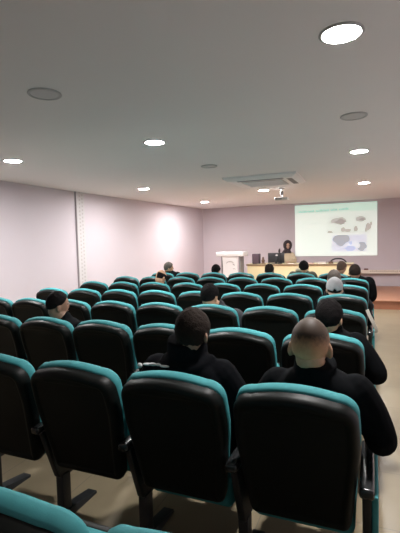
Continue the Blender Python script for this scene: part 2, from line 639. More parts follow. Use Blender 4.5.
def hand(bm, wrist, fwd, side, curl=0.5, s=1.0):
    """palm, four bent fingers and a thumb. fwd along the fingers, side = towards the thumb"""
    f = Vector(fwd).normalized()
    sd = Vector(side)
    sd = (sd - f * sd.dot(f)).normalized()
    up = sd.cross(f).normalized()
    if up.z < 0:
        up = -up
    w = Vector(wrist)
    limb(bm, [(*(w), .026), (*(w + f * .035 * s), .030), (*(w + f * .085 * s), .030)], 10, 0.55)
    for q, (off, ln) in enumerate(((0.028, .072), (0.009, .082), (-0.010, .075), (-0.028, .058))):
        b = w + f * .088 * s + sd * off
        k1 = b + (f * math.cos(curl * .5) - up * math.sin(curl * .5)) * ln * .45 * s
        k2 = k1 + (f * math.cos(curl * 1.2) - up * math.sin(curl * 1.2)) * ln * .32 * s
        k3 = k2 + (f * math.cos(curl * 1.9) - up * math.sin(curl * 1.9)) * ln * .25 * s
        limb(bm, [(*b, .0092), (*k1, .0086), (*k2, .0078), (*k3, .0066)], 8)
    b = w + f * .028 * s + sd * .026
    k1 = b + (f * .7 + sd * .75) * .036 * s
    k2 = k1 + (f * .95 + sd * .15) * .034 * s
    limb(bm, [(*b, .0125), (*k1, .0108), (*k2, .0085)], 8)

def person(root_loc, label, head=(0.0, 0.23, 1.27), yaw=0.0, pitch=0.0, skin=SKIN, hair='short', hair_mat=BLACKHAIR, hair_th=0.012,
           jacket=None, jin=0.0, lean=0.0, rz=0.0, elbow_r=None, elbow_l=None, wrist_r=None, wrist_l=None, shoulder_z=0.95,
           collar=None, collar_h=0.05, vox=0.012, wide=1.0, extra=None, hs=0.95, zoff=0.0, neck=0.0):
    root = empty('person', root_loc, rz)
    tag(root, label, 'person', 'people seated in the room')
    hx, hy, hz = head[0], head[1], head[2] - 0.118 * hs - hair_th * .6
    ro = Matrix.Rotation(yaw, 3, 'Z') @ Matrix.Rotation(pitch, 3, 'X') @ Matrix.Scale(hs, 3)
    hc = Vector((hx, hy, hz))
    sx = lean
    sz = shoulder_z
    nb = Vector((sx * .9, 0.275, sz + 0.03))
    def fig(bm, g, arms=True, legs=True, trunk=True, cut=False):
        if trunk:
            secs = [(0.0, .40, .425, .17, .13), (0.0, .385, .50, .185, .145), (sx * .3, .355, .62, .178, .128), (sx * .6, .312, .76, .192, .124),
                    (sx * .85, .282, sz - .07, .200 * wide, .116), (sx, .275, sz - .01, .178 * wide, .092), (sx, .272, sz + .03, .115 * wide, .072), (sx, .272, sz + .055, .068, .060)]
            torso(bm, [(x, y, z, rx + g, ry + g) for x, y, z, rx, ry in secs])
        if arms:
            for s, el, wr in ((1, elbow_r or (0.255, 0.33, 0.70), wrist_r or (0.17, 0.56, 0.64)), (-1, elbow_l or (-0.255, 0.33, 0.70), wrist_l or (-0.17, 0.56, 0.64))):
                sh = Vector((sx + s * .165 * wide, .28, sz - .035))
                m1 = sh.lerp(Vector(el), .5) + Vector((s * .012, 0, 0))
                m2 = Vector(el).lerp(Vector(wr), .5)
                end = Vector(wr) if not cut else Vector(el).lerp(Vector(wr), .93)
                limb(bm, [(*sh, .058 + g), (*m1, .051 + g), (*el, .044 + g), (*m2, .041 + g * .8), (*end, .030 + g * .7)])
        if legs:
            for s in (1, -1):
                limb(bm, [(s * .09, .40, .505, .082 + g), (s * .115, .62, .505, .076 + g), (s * .13, .82, .495, .060 + g), (s * .13, .86, .40, .055 + g),
                          (s * .13, .865, .25, .050 + g), (s * .13, .86, .10, .040 + g)])
    # continuous body: trunk, limbs, neck, head, ears
    bm = bmesh.new()
    fig(bm, -0.014)
    limb(bm, [(*nb, .064), (*(nb.lerp(hc + ro @ Vector((0, -.025, -.06)), .5)), .062), (*(hc + ro @ Vector((0, -.028, -.055))), .062)])
    head_grid(bm, lambda d: hc + ro @ head_r(d))
    for s in (1, -1):
        ellipsoid(bm, hc + ro @ Vector((s * .083, -.010, -.022)), (.011, .023, .037), ro @ Matrix.Rotation(s * 0.55, 3, 'Z') @ Matrix.Rotation(-0.2, 3, 'X'), 12)
    for s in (1, -1):       # feet inside the shoes
        limb(bm, [(s * .13, .85, .06, .034), (s * .135, .92, .045, .034), (s * .14, 1.0, .038, .026)])
    bm = fuse(bm, vox, 1)
    for s, el, wr in ((1, elbow_r or (0.255, 0.33, 0.70), wrist_r or (0.17, 0.56, 0.64)), (-1, elbow_l or (-0.255, 0.33, 0.70), wrist_l or (-0.17, 0.56, 0.64))):
        f = (Vector(wr) - Vector(el)).normalized()
        hand(bm, Vector(wr) - f * .01, f, (-s, 0, 0.1), 0.55)
    finish('body', bm, skin, root, sharp=180)
    # eyes
    for s in (1, -1):
        bm = bmesh.new()
        ellipsoid(bm, hc + ro @ Vector((s * .030, .0775, .004)), (.013, .009, .008), ro, 10)
        finish('eye', bm, EYE, root)
    bm = bmesh.new()
    box(bm, -.022, .022, .082, .0905, -.064, -.057, .003, 2, Matrix.Translation(hc) @ ro.to_4x4())
    finish('mouth', bm, mat_mouth, root)
    # clothing
    bm = bmesh.new()
    fig(bm, jin, legs=False, cut=True)
    if collar:
        jin2, jin_ = (collar if collar is not True else 0.0), jin
        s = spline([(*(nb + Vector((0, -.008, -.02))), .074 + jin * .5 + jin2), (*(nb + Vector((hx * .15, -.018, collar_h * .6))), .070 + jin * .4 + jin2), (*(nb + Vector((hx * .3, -.026, collar_h))), .067 + jin * .3 + jin2)], 3)
        tube(bm, [p[:3] for p in s], [p[3] for p in s], 20)
    if extra:
        extra(bm, nb)
    bm = fuse(bm, vox, 2)
    finish('jacket', bm, jacket, root, sharp=180)
    bm = bmesh.new()
    for s in (1, -1):
        limb(bm, [(s * .08, .39, .505, .086), (s * .115, .62, .505, .080), (s * .13, .82, .495, .064), (s * .13, .86, .40, .060),
                  (s * .13, .865, .25, .056), (s * .13, .86, .11, .050)])
    torso(bm, [(0, .40, .44, .16, .125), (0, .39, .50, .18, .14), (0, .375, .56, .17, .125)])
    finish('trousers', fuse(bm, 0.014, 1), TROUSERS, root, sharp=180)
    for s in (1, -1):
        bm = bmesh.new()
        limb(bm, [(s * .13, .84, .05, .043), (s * .135, .93, .045, .043), (s * .14, 1.01, .036, .034)])
        box(bm, s * .135 - .038, s * .135 + .038, .80, 1.03, 0.0, 0.02, .006)
        finish('shoe', bm, SHOES, root)
    # hair
    if hair in ('short', 'fade', 'bald'):
        bm = bmesh.new()
        fn = hair_fn(hair, hair_th, zoff)
        head_grid(bm, lambda d: hc + ro @ fn(d), 56, 40)
        finish('hair', bm, hair_mat, root, sharp=180)
    return root, hc, ro, nb

mat_mouth = mat('lips', (0.30, 0.12, 0.10), 0.5)
BLACKJ = mat('black_jacket', (0.0045, 0.005, 0.0058), 0.95, 0.05, noise=0.3, nscale=40)
NAVYJ = mat('dark_puffer', (0.0045, 0.0048, 0.006), 0.95, 0.04, noise=0.3, nscale=15, bump=0.25, bscale=25)
DARKJ = mat('charcoal_jacket', (0.012, 0.012, 0.014), 0.8, 0.15, noise=0.2, nscale=30)
OLIVEJ = mat('olive_parka', (0.045, 0.05, 0.030), 0.8, noise=0.2)
GREYJ = mat('grey_pullover', (0.03, 0.03, 0.036), 0.85, noise=0.15)
WHITEC = mat('white_cloth', (0.5, 0.5, 0.5), 0.8, noise=0.08, nscale=40)
FUR = mat('beige_fur', (0.60, 0.52, 0.36), 0.95, noise=0.3, nscale=120, bump=0.6, bscale=200)
COAT = mat('beige_coat', (0.50, 0.40, 0.28), 0.8, noise=0.08)
HIJAB = mat('dark_scarf', (0.035, 0.022, 0.026), 0.8, noise=0.2, nscale=30)
CAPM = mat('grey_cap_cloth', (0.30, 0.30, 0.305), 0.85, noise=0.10, nscale=60)

def loc(r, k):
    return (ROWS[r][k], row_y(r), 0)

# man with the shaved nape, seventh row, aisle seat
person(loc(1, 0), 'man with faded buzz cut and black jacket in the aisle seat nearest the camera', head=(0.041, 0.25, 1.245), hs=1.0, skin=SKIN, hair='fade', hair_mat=FADE, hair_th=0.004,
       jacket=BLACKJ, jin=0.022, lean=0.06, elbow_r=(0.33, 0.27, 0.725), wrist_r=(0.30, 0.54, 0.66), elbow_l=(-0.235, 0.33, 0.70), shoulder_z=0.955,
       collar=0.014, collar_h=0.08, vox=0.008, wide=1.04)

# man in the puffer jacket, second seat
def hood(bm, nb):
    s = [(nb.x - .10, nb.y - .035, nb.z + .005, .034), (nb.x - .05, nb.y - .085, nb.z - .02, .040), (nb.x + .02, nb.y - .10, nb.z - .03, .042), (nb.x + .08, nb.y - .07, nb.z - .01, .040), (nb.x + .12, nb.y - .01, nb.z + .01, .034)]
    limb(bm, s)
P2, hc, ro, nb = person(loc(1, 1), 'man with thick dark hair and hooded dark jacket with white flecks on its shoulder', head=(0.022, 0.25, 1.268), hs=.93, yaw=-0.12, skin=SKIN_D, hair='short', hair_mat=BROWNHAIR, hair_th=0.012, zoff=-.22,
       jacket=NAVYJ, jin=0.026, lean=-0.02, elbow_r=(0.27, 0.33, 0.70), elbow_l=(-0.27, 0.31, 0.71), shoulder_z=0.965, collar=0.022, collar_h=0.12, vox=0.008, wide=1.06, extra=hood)
for (x, y, z, w, d) in ((-.285, .245, .952, .016, .026), (-.20, .178, .985, .03, .012), (-.165, .170, .990, .026, .014), (-.135, .165, .992, .02, .010), (-.09, .15, .992, .03, .009)):
    bm = bmesh.new()
    ellipsoid(bm, (x, y, z), (w * .9, .012, d * .55), None, 10)
    finish('fabric_fleck', bm, WHITEC, P2)

# man in the sixth row, aisle seat
person(loc(2, 0), 'man with rounded black hair in the aisle seat of the sixth row', head=(0.03, 0.24, 1.195), yaw=-0.2, zoff=-.08, skin=SKIN, hair='short', hair_mat=BLACKHAIR, hair_th=0.013,
       jacket=BLACKJ, jin=0.02, lean=0.03, elbow_r=(0.325, 0.30, 0.69), shoulder_z=0.93, collar=.01, collar_h=0.065, vox=0.010)
# man near the left wall
person(loc(2, 4), 'man with dark cropped hair turned towards the room near the left wall', head=(-0.055, 0.26, 1.195), yaw=-0.65, zoff=.16, skin=SKIN_D, hair='short', hair_mat=BLACKHAIR, hair_th=0.012,
       jacket=BLACKJ, jin=0.018, lean=0.0, shoulder_z=0.90, collar=True, collar_h=0.04, vox=0.011, elbow_r=(0.255, .36, .70))
# man in the fifth row
person(loc(3, 2), 'man with black hair in the third seat of the fifth row', head=(-0.078, 0.22, 1.185), yaw=-0.25, skin=SKIN, hair='short', hair_mat=BLACKHAIR, hair_th=0.012,
       jacket=GREYJ, jin=0.018, lean=0.0, shoulder_z=0.90, elbow_r=(0.27, .30, .74), collar=True, collar_h=0.04, vox=0.012)

# man with the grey cap
P6, hc, ro, nb = person(loc(4, 0), 'person in a pale grey cap and dark jacket in the fourth row aisle seat', head=(-0.085, 0.22, 1.165), yaw=0.1, skin=SKIN_L, hair='short', hair_mat=BLACKHAIR, hair_th=0.006,
       jacket=BLACKJ, jin=0.02, lean=-0.05, shoulder_z=0.92, collar=True, collar_h=0.05, vox=0.012)
bm = bmesh.new()
def cap_fn(d):
    n = Vector((d.x / .0775, d.y / .097, d.z / .118)).normalized()
    zl = -0.22 + 0.25 * (d.y + 1) / 2
    k = sstep(0, 0.10, d.z - zl)
    if d.y < -0.6 and abs(d.x) < 0.42:
        k *= sstep(0.0, 0.05, math.hypot(d.x / 0.30, (d.z + 0.12) / 0.20) * 1.5 - 1.0)
    return head_r(d) + n * (-0.012 + 0.028 * k)
head_grid(bm, lambda d: hc + ro @ cap_fn(d), 60, 44)
cap = finish('cap', bm, CAPM, P6, sharp=180)
bm = bmesh.new()
pts = [(-.075, .07), (-.06, .13), (-.03, .165), (0, .175), (.03, .165), (.06, .13), (.075, .07)]
prism(bm, pts, 'z', .018, .026, 0.002)
for v in bm.verts:
    v.co = hc + ro @ v.co
finish('cap_brim', bm, CAPM, cap)

# balding man in the third row, grey haired man, dark jacket by the aisle
person(loc(5, 5), 'balding man with tan crown leaning right in front of the left wall', head=(0.01, 0.26, 1.185), yaw=-0.3, pitch=-0.35, skin=SKIN, hair='bald', hair_mat=BLACKHAIR, hair_th=0.008,
       jacket=BLACKJ, jin=0.018, lean=0.0, shoulder_z=0.89, vox=0.013, collar=True)
person(loc(5, 0), 'man with greying brown hair just beyond the pale cap', head=(-0.165, 0.22, 1.19), yaw=0.05, skin=SKIN, hair='short', hair_mat=GREYHAIR, hair_th=0.011,
       jacket=DARKJ, jin=0.018, lean=-0.06, shoulder_z=0.90, vox=0.013, collar=True)
person(loc(6, 0), 'man with dark hair and black jacket in the second row aisle seat', head=(0.055, 0.22, 1.205), yaw=0.05, skin=SKIN_D, hair='short', hair_mat=BROWNHAIR, hair_th=0.010,
       jacket=BLACKJ, jin=0.03, lean=0.07, shoulder_z=0.96, vox=0.012, wide=1.08, elbow_r=(0.285, .33, .70), collar=True, collar_h=0.05)
# front row
person(loc(7, 6), 'grey haired man in profile and dark coat at the left of the front row', head=(0.045, 0.26, 1.205), yaw=-1.0, skin=SKIN, hair='short', hair_mat=GREYHAIR, hair_th=0.012,
       jacket=BLACKJ, jin=0.025, lean=0.06, shoulder_z=0.96, vox=0.013, collar=True)
person(loc(7, 4), 'man with dark hair in front of the white lectern', head=(-0.01, 0.24, 1.155), yaw=-0.2, skin=SKIN, hair='short', hair_mat=BLACKHAIR, hair_th=0.012,
       jacket=DARKJ, jin=0.018, shoulder_z=0.87, vox=0.013)
def person_collar(P, nb, m, r=.066, h=.03):
    bm = bmesh.new()
    s = spline([(*(nb + Vector((0, 0, -.012))), r + .004), (*(nb + Vector((0, 0, h * .5))), r), (*(nb + Vector((0, 0, h))), r - .003)], 3)
    tube(bm, [p[:3] for p in s], [p[3] for p in s], 20)
    finish('collar', bm, m, P)
P12, hc, ro, nb = person(loc(7, 2), 'man with short dark hair and pale collar in front of the monitor', head=(-0.05, 0.24, 1.165), skin=SKIN_D, hair='short', hair_mat=BROWNHAIR, hair_th=0.010,
       jacket=DARKJ, jin=0.018, shoulder_z=0.91, vox=0.013)
person_collar(P12, nb, WHITEC, .070, .04)
P13, hc, ro, nb = person(loc(7, 1), 'person with black hair and olive parka with pale fur collar at the front row', head=(0.03, 0.24, 1.215), skin=SKIN, hair='short', hair_mat=BLACKHAIR, hair_th=0.014,
       jacket=OLIVEJ, jin=0.024, shoulder_z=0.975, vox=0.013, wide=1.04)
bm = bmesh.new()
pf = []
for k in range(15):
    an = math.radians(-60 - 20 * k + 0.0)
    pf.append((nb.x + .098 * math.cos(an + math.radians(20)), nb.y + .088 * math.sin(an + math.radians(20)), nb.z + .030 - .022 * math.sin(an + math.radians(20)), .032))
limb(bm, pf)
finish('fur_collar', bm, FUR, P13)
P14, hc, ro, nb = person(loc(7, 0), 'man with cropped brown head and pale collar in front of the arched chair', head=(0.13, 0.26, 1.205), yaw=-0.45, skin=SKIN_D, hair='fade', hair_mat=CROP, hair_th=0.005,
       jacket=DARKJ, jin=0.018, lean=0.05, shoulder_z=0.91, vox=0.013)
person_collar(P14, nb, WHITEC, .068, .03)

# pale cloth over an aisle armrest
bm = bmesh.new()
pts = spline([(-.048, 4.50, .865), (-.025, 4.475, .81), (0.008, 4.46, .745), (0.032, 4.47, .685), (0.036, 4.50, .635)], 4)
vs = []
for p in pts:
    vs.append([bm.verts.new((p[0] - .014, p[1] - .01, p[2] - .006)), bm.verts.new((p[0] + .014, p[1] - .01, p[2] + .006)), bm.verts.new((p[0] + .014, p[1] + .01, p[2] + .008)), bm.verts.new((p[0] - .014, p[1] + .01, p[2] - .004))])
for a, b in zip(vs, vs[1:]):
    for k in range(4):
        bm.faces.new((a[k], a[(k + 1) % 4], b[(k + 1) % 4], b[k]))
bm.faces.new(vs[0]); bm.faces.new(vs[-1])
tag(finish('scarf', bm, mat('pale_cloth', (0.50, 0.46, 0.40), 0.85, noise=0.1)), 'pale cloth strip hanging beside the aisle chair behind the pale grey cap', 'scarf')

# ------------------------------------------------------------------ desk and what stands on it
DX0, DX1, DY0, DY1, DZ = -3.25, -0.45, 11.2, 11.9, 0.945
desk = empty('lecture_desk', ((DX0 + DX1) / 2, (DY0 + DY1) / 2, STAGE_Z))
tag(desk, 'long cream lecture desk with brown top edge on the stage', 'desk')
def local(bm, root):
    for v in bm.verts:
        v.co -= root.location
    return bm
bm = bmesh.new(); box(bm, DX0 + .03, DX1 - .03, DY0 + .03, DY0 + .055, STAGE_Z, DZ - .04, .003)
finish('front_panel', local(bm, desk), M['cream'], desk, smooth=False)
for x in (DX0 + .03, DX1 - .055):
    bm = bmesh.new(); box(bm, x, x + .025, DY0 + .055, DY1 - .03, STAGE_Z, DZ - .04, .003)
    finish('side_panel', local(bm, desk), M['cream'], desk, smooth=False)
bm = bmesh.new(); box(bm, DX0, DX1, DY0 + .004, DY1, DZ - .036, DZ, .003)
finish('desk_top', local(bm, desk), M['cream'], desk, smooth=False)
bm = bmesh.new(); box(bm, DX0, DX1, DY0 - .006, DY0 + .004, DZ - .036, DZ - .002, .002)
finish('edge_band', local(bm, desk), M['desk_edge'], desk, smooth=False)

def on_desk(name, x, y, label, cat):
    r = empty(name, (x, y, DZ))
    tag(r, label, cat)
    return r
# loudspeaker box
sp = on_desk('loudspeaker', -3.0, 11.40, 'dark aubergine loudspeaker box at the left end of the desk', 'speaker')
bm = bmesh.new(); box(bm, -.10, .10, -.09, .09, 0, .285, .008); finish('cabinet', bm, M['speaker'], sp)
bm = bmesh.new(); box(bm, -.085, .085, -.096, -.089, .015, .27, .003); finish('grille', bm, mat('speaker_cloth', (0.10, 0.065, 0.085), .9, noise=.2, nscale=100), sp)
# small brown figure
f = on_desk('ornament', -2.80, 11.36, 'small brown ornament beside the dark loudspeaker on the desk', 'ornament')
bm = bmesh.new(); lathe(bm, [(.055, 0), (.06, .02), (.035, .04), (.045, .07), (.05, .10), (.03, .13), (.022, .145), (.03, .165), (.022, .185), (.006, .195)], 20); finish('figure', bm, M['brown'], f)
bm = bmesh.new(); box(bm, -.065, .065, -.05, .05, 0, .02, .004); finish('plinth', bm, M['desk_edge'], f)
# monitor seen from behind
mo = on_desk('monitor', -2.45, 11.42, 'black monitor seen from behind beside the speaker in beige', 'monitor')
bm = bmesh.new(); box(bm, -.225, .225, -.015, .02, .025, .30, .008); finish('housing', bm, M['dark'], mo)
bm = bmesh.new(); box(bm, -.205, .205, .020, .023, .045, .285); finish('display', bm, mat('screen_glass', (0.01, 0.012, 0.015), .1), mo, smooth=False)
bm = bmesh.new(); box(bm, -.03, .03, -.035, -.014, .0, .17, .005); finish('stand', bm, M['dark'], mo)
bm = bmesh.new(); box(bm, -.12, .12, -.09, .10, 0, .012, .004); finish('base', bm, M['dark'], mo)
bm = bmesh.new()
lathe(bm, [(.024, 0), (.026, .003), (.022, .006)], 18)
for v in bm.verts: v.co = Vector((v.co.x * 1.3 + .02, -.014 - v.co.z, .235 + v.co.y * .8))
finish('emblem', bm, M['offwhite'], mo)
# microphone
mi = on_desk('microphone', -2.335, 11.33, 'black gooseneck microphone rising above the monitor', 'microphone')
bm = bmesh.new(); lathe(bm, [(.06, 0), (.06, .02), (.05, .028), (.012, .034)], 20); finish('base', bm, M['dark'], mi)
bm = bmesh.new(); limb(bm, spline([(0, 0, .03, .010), (0, .0, .20, .010), (-.005, .0, .32, .012)], 3), 10); finish('gooseneck', bm, M['dark'], mi)
bm = bmesh.new(); limb(bm, [(-.005, 0, .31, .022), (-.005, .0, .35, .030), (0.0, .01, .40, .022)], 12); finish('windscreen', bm, M['dark'], mi)
# cup
cu = on_desk('bottle', -2.30, 11.60, 'white bottle standing on the desk behind the right end of the monitor', 'bottle')
bm = bmesh.new(); lathe(bm, [(.036, 0), (.040, .01), (.040, .16), (.034, .185), (.018, .20)], 20)
finish('bottle_body', bm, M['white'], cu)
bm = bmesh.new(); lathe(bm, [(.020, .198), (.021, .203), (.021, .232), (.017, .237)], 16)
finish('cap', bm, M['offwhite'], cu)
for i, (x, y, w, d, h, m, nm, lab) in enumerate((
        (-2.02, 11.36, .17, .20, .018, 'paper', 'notebook', 'pale notebook lying on the desk in front of the presenter'),
        (-1.55, 11.34, .22, .16, .03, 'pink_paper', 'folder', 'pinkish folder on the desk, first of the papers right of the presenter'),
        (-1.22, 11.36, .20, .15, .045, 'paper', 'paper_stack', 'pale paper stack on the desk between the pinkish folder and small box'),
        (-1.00, 11.38, .12, .10, .055, 'brown', 'small_box', 'small brown box on the desk left of the arched chair'))):
    bm = bmesh.new()
    if nm == 'paper_stack':
        for q in range(4):
            box(bm, -w / 2, w / 2, -d / 2, d / 2, q * h / 4, (q + .96) * h / 4, 0, 1, Matrix.Rotation(.05 * (q - 1.5), 4, 'Z'))
    else:
        box(bm, -w / 2, w / 2, -d / 2, d / 2, 0, h * .3, .002)
        box(bm, -w / 2 + .004, w / 2 - .006, -d / 2 + .004, d / 2 - .004, h * .3, h * .75)
        box(bm, -w / 2, w / 2, -d / 2, d / 2, h * .75, h, .002)
    tag(finish(nm, bm, M[m], None, smooth=False, loc=(x, y, DZ)), lab, 'papers' if nm != 'small_box' else 'box')

# arched chair behind the desk
ac = empty('arched_chair', (-0.885, 12.25, STAGE_Z - 0.0))
tag(ac, 'dark arched-back chair standing behind the right half of the desk', 'chair')
bm = bmesh.new()
s = [(-.225, 0, .45), (-.232, .02, .62), (-.222, .03, .71), (-.17, .04, .785), (-.09, .045, .825), (0, .045, .835), (.09, .045, .825), (.17, .04, .785), (.222, .03, .71), (.232, .02, .62), (.225, 0, .45)]
limb(bm, spline([(*p, .019) for p in s], 3), 10)
finish('back_frame', bm, M['dark'], ac)
bm = bmesh.new(); prism(bm, [(-.21, .50), (-.215, .66), (-.17, .73), (0, .77), (.17, .73), (.215, .66), (.21, .50)], 'y', .018, .040, .006)
finish('back_panel', bm, mat('pale_upholstery', (0.55, 0.48, 0.45), .8), ac)
bm = bmesh.new(); box(bm, -.23, .23, -.46, .0, .41, .47, .02, 3); finish('seat', bm, M['dark'], ac)
for sx_ in (-.2, .2):
    for sy_ in (-.42, -.02):
        bm = bmesh.new(); limb(bm, [(sx_, sy_, .42, .018), (sx_ * 1.05, sy_ * 1.03, .02, .014)], 10); finish('leg', bm, M['dark'], ac)

# presenter
PRES, hc, ro, nb = person((-2.24, 12.27, STAGE_Z + .06), 'presenter in a dark headscarf and beige coat sitting behind the desk', head=(0.0, 0.25, 1.30), hs=1.06, yaw=0.3, skin=SKIN_L, hair='none',
       jacket=COAT, jin=0.018, rz=math.pi, shoulder_z=0.94, vox=0.011, elbow_r=(0.22, .42, .74), elbow_l=(-.22, .42, .74), wrist_r=(.13, .66, .73), wrist_l=(-.13, .66, .73), wide=.74)
bm = bmesh.new()
def scarf_fn(d):
    n = Vector((d.x / .0775, d.y / .097, d.z / .118)).normalized()
    open_ = 1 - sstep(0.85, 1.1, math.hypot(d.x / 0.62, (d.z + 0.05) / 0.72)) if d.y > 0 else 0
    return head_r(d) + n * (0.040 - 0.050 * open_)
head_grid(bm, lambda d: hc + ro @ scarf_fn(d), 48, 36)
s = spline([(*(hc + Vector((0, -.01, -.07))), .078), (*(hc + Vector((0, .0, -.12))), .080), (*(nb + Vector((0, .0, .02))), .105), (*(nb + Vector((0, .005, -.02))), .125)], 4)
tube(bm, [p[:3] for p in s], [p[3] for p in s], 24, .85)
limb(bm, [(.05, .33, 1.06, .04), (.10, .36, .98, .055), (.12, .385, .88, .05), (.11, .38, .80, .03)], 14, .6)
finish('headscarf', bm, HIJAB, PRES, sharp=180)
stool = empty('stool', (-2.24, 11.87, STAGE_Z))
tag(stool, 'dark stool under the presenter behind the desk', 'stool')
bm = bmesh.new(); lathe(bm, [(.15, .42), (.17, .43), (.17, .465), (.15, .475)], 24); finish('seat', bm, M['dark'], stool)
for k in range(4):
    a = math.pi / 4 + k * math.pi / 2
    bm = bmesh.new(); limb(bm, [(.11 * math.cos(a), .11 * math.sin(a), .42, .014), (.16 * math.cos(a), .16 * math.sin(a), .014, .012)], 8); finish('leg', bm, M['dark'], stool)

# ------------------------------------------------------------------ lectern
LX, LY = -3.60, 10.85
le = empty('lectern', (LX, LY, STAGE_Z))
tag(le, 'white lectern with flat top slab standing left of the desk', 'lectern')
bm = bmesh.new(); box(bm, -.385, .385, -.05, .50, 0.985, 1.10, .012, 3); finish('top_slab', bm, M['white'], le)
bm = bmesh.new()
prof = []
for k in range(13):
    t = k / 12
    prof.append((0.20 + 0.045 * math.cos((t - 0.15) * 5.2) * 0.35 + 0.03 * t, t * 0.985))
prism(bm, [(u, z) for u, z in prof] + [(-u, z) for u, z in prof[::-1]], 'y', .0, .03, .004)
finish('front_panel', bm, M['white'], le, sharp=60)
for s in (-1, 1):
    bm = bmesh.new()
    box(bm, s * .255 - .02, s * .255 + .02, .06, .42, 0.03, .985, .004); finish('side_panel', bm, M['grey'], le, smooth=False)
bm = bmesh.new(); box(bm, -.27, .27, -.02, .46, 0, .03, .004); finish('base', bm, M['grey'], le, smooth=False)
bm = bmesh.new()
def arc(cx, cz, r, a0, a1, w, y=-.004):
    n = 10
    for k in range(n):
        A, B = a0 + (a1 - a0) * k / n, a0 + (a1 - a0) * (k + 1) / n
        wk = w * math.sin(math.pi * (k + .5) / n) + .002
        p = [(cx + (r - wk) * math.cos(A), cz + (r - wk) * .6 * math.sin(A)), (cx + (r + wk) * math.cos(A), cz + (r + wk) * .6 * math.sin(A)), (cx + (r + wk) * math.cos(B), cz + (r + wk) * .6 * math.sin(B)), (cx + (r - wk) * math.cos(B), cz + (r - wk) * .6 * math.sin(B))]
        prism(bm, p, 'y', y, .002)
arc(0.0, .76, .13, .5, 2.7, .010)
arc(0.05, .74, .07, -.3, 1.6, .008)
arc(0.10, .62, .05, .2, 2.0, .006)
finish('emblem', bm, mat('emblem_grey', (0.22, 0.17, 0.17), .6), le, smooth=False)

# ------------------------------------------------------------------ projected slide on its screen
SX0, SX1, SZ0, SZ1 = -2.19, 0.135, 1.085, 2.63
def wy(x):
    return BY0 + (x + 5.24) / (RX + 5.24) * (BY1 - BY0)
sc = empty('projection_screen', (0, 0, 0))
tag(sc, 'bright projected slide on the screen at the front wall', 'projection screen')
ang = math.atan2(BY1 - BY0, RX + 5.24)
sc.location = ((SX0 + SX1) / 2, wy((SX0 + SX1) / 2) - 0.012, SZ0)
sc.rotation_euler = (0, 0, ang)
SW, SH = SX1 - SX0, SZ1 - SZ0
bm = bmesh.new(); box(bm, -SW / 2, SW / 2, -.006, .008, 0, SH); finish('screen_panel', bm, M['slide'], sc, smooth=False)
def slide_flat(name, shapes, col, emit, y):
    bm = bmesh.new()
    for pts in shapes:
        prism(bm, [((-.5 + u) * SW, (1 - v) * SH) for u, v in pts], 'y', y, y + .002)
    m = mat('slide_' + name, col, .8, 0.0, emit=emit)
    return finish(name, bm, m, sc, smooth=False)
def rect(a, b, c, d):
    return [(a, b), (c, b), (c, d), (a, d)]
def blob(cx, cy, rx, ry, n=14, j=0.2, half=False):
    return [(cx + rx * (1 + random.uniform(-j, j)) * math.cos(2 * math.pi * k / n), cy + (ry * (1 + random.uniform(-j, j)) if not (half and math.sin(2 * math.pi * k / n) > 0) else ry * .25) * math.sin(2 * math.pi * k / n)) for k in range(n)]
slide_flat('title_band', [rect(0, 0, 1, .16)], (.70, .95, .84), SCREEN * .96, -.0075)
# illegible title: soft rows of letter-high strokes
sh = []
u = 0.05
for wlen in (12, 10, 5, 7):
    for k in range(wlen):
        hh = random.choice((.028, .034, .04))
        sh.append(rect(u, .145 - hh + (u - .05) * -.03, u + .0085, .145 + (u - .05) * -.03))
        u += .0165
    u += .02
slide_flat('title_line', sh, (.36, .60, .55), SCREEN * .78, -.0085)
sh = []
for v in (.30, .36, .47, .53, .62, .70, .76):
    u = .07
    for k in range(random.randint(8, 13)):
        w = random.uniform(.012, .03)
        if u + w > .38: break
        sh.append(rect(u, v, u + w, v + .006)); u += w + .008
slide_flat('text_lines', sh, (.60, .76, .71), SCREEN * .85, -.0085)
slide_flat('upper_picture', [rect(.40, .22, .93, .56)], (.82, .93, .87), SCREEN * .97, -.0085)
slide_flat('tree_crowns', [blob(.55, .33, .10, .075, 16), blob(.81, .31, .065, .05, 14)], (.60, .60, .58), SCREEN * .86, -.0105)
slide_flat('crown_leaves', [blob(.57, .35, .06, .045, 16, .4), blob(.83, .32, .035, .025, 14, .4)], (.48, .46, .45), SCREEN * .8, -.0125)
slide_flat('ground_shapes', [blob(.44, .54, .035, .03), blob(.60, .50, .03, .05), blob(.66, .52, .04, .035), blob(.75, .49, .025, .06), blob(.90, .46, .03, .075), blob(.93, .40, .015, .04), blob(.87, .52, .012, .04), rect(.40, .555, .93, .563)], (.58, .56, .53), SCREEN * .86, -.0105)
slide_flat('lower_picture', [rect(.46, .60, .88, .92)], (.74, .79, .92), SCREEN * .90, -.0085)
slide_flat('dome_shapes', [blob(.58, .68, .11, .085, 16, .1), blob(.57, .77, .05, .05, 12, .2), blob(.82, .82, .06, .09, 14, .2)], (.50, .53, .58), SCREEN * .80, -.0105)
slide_flat('pale_shapes', [blob(.73, .80, .06, .10, 14, .25), blob(.66, .83, .03, .07, 12, .2)], (.86, .93, .97), SCREEN * .98, -.0115)
slide_flat('blue_shape', [blob(.69, .86, .07, .055, 14, .2), blob(.69, .76, .025, .04, 10, .2)], (.60, .66, .92), SCREEN * .90, -.0125)

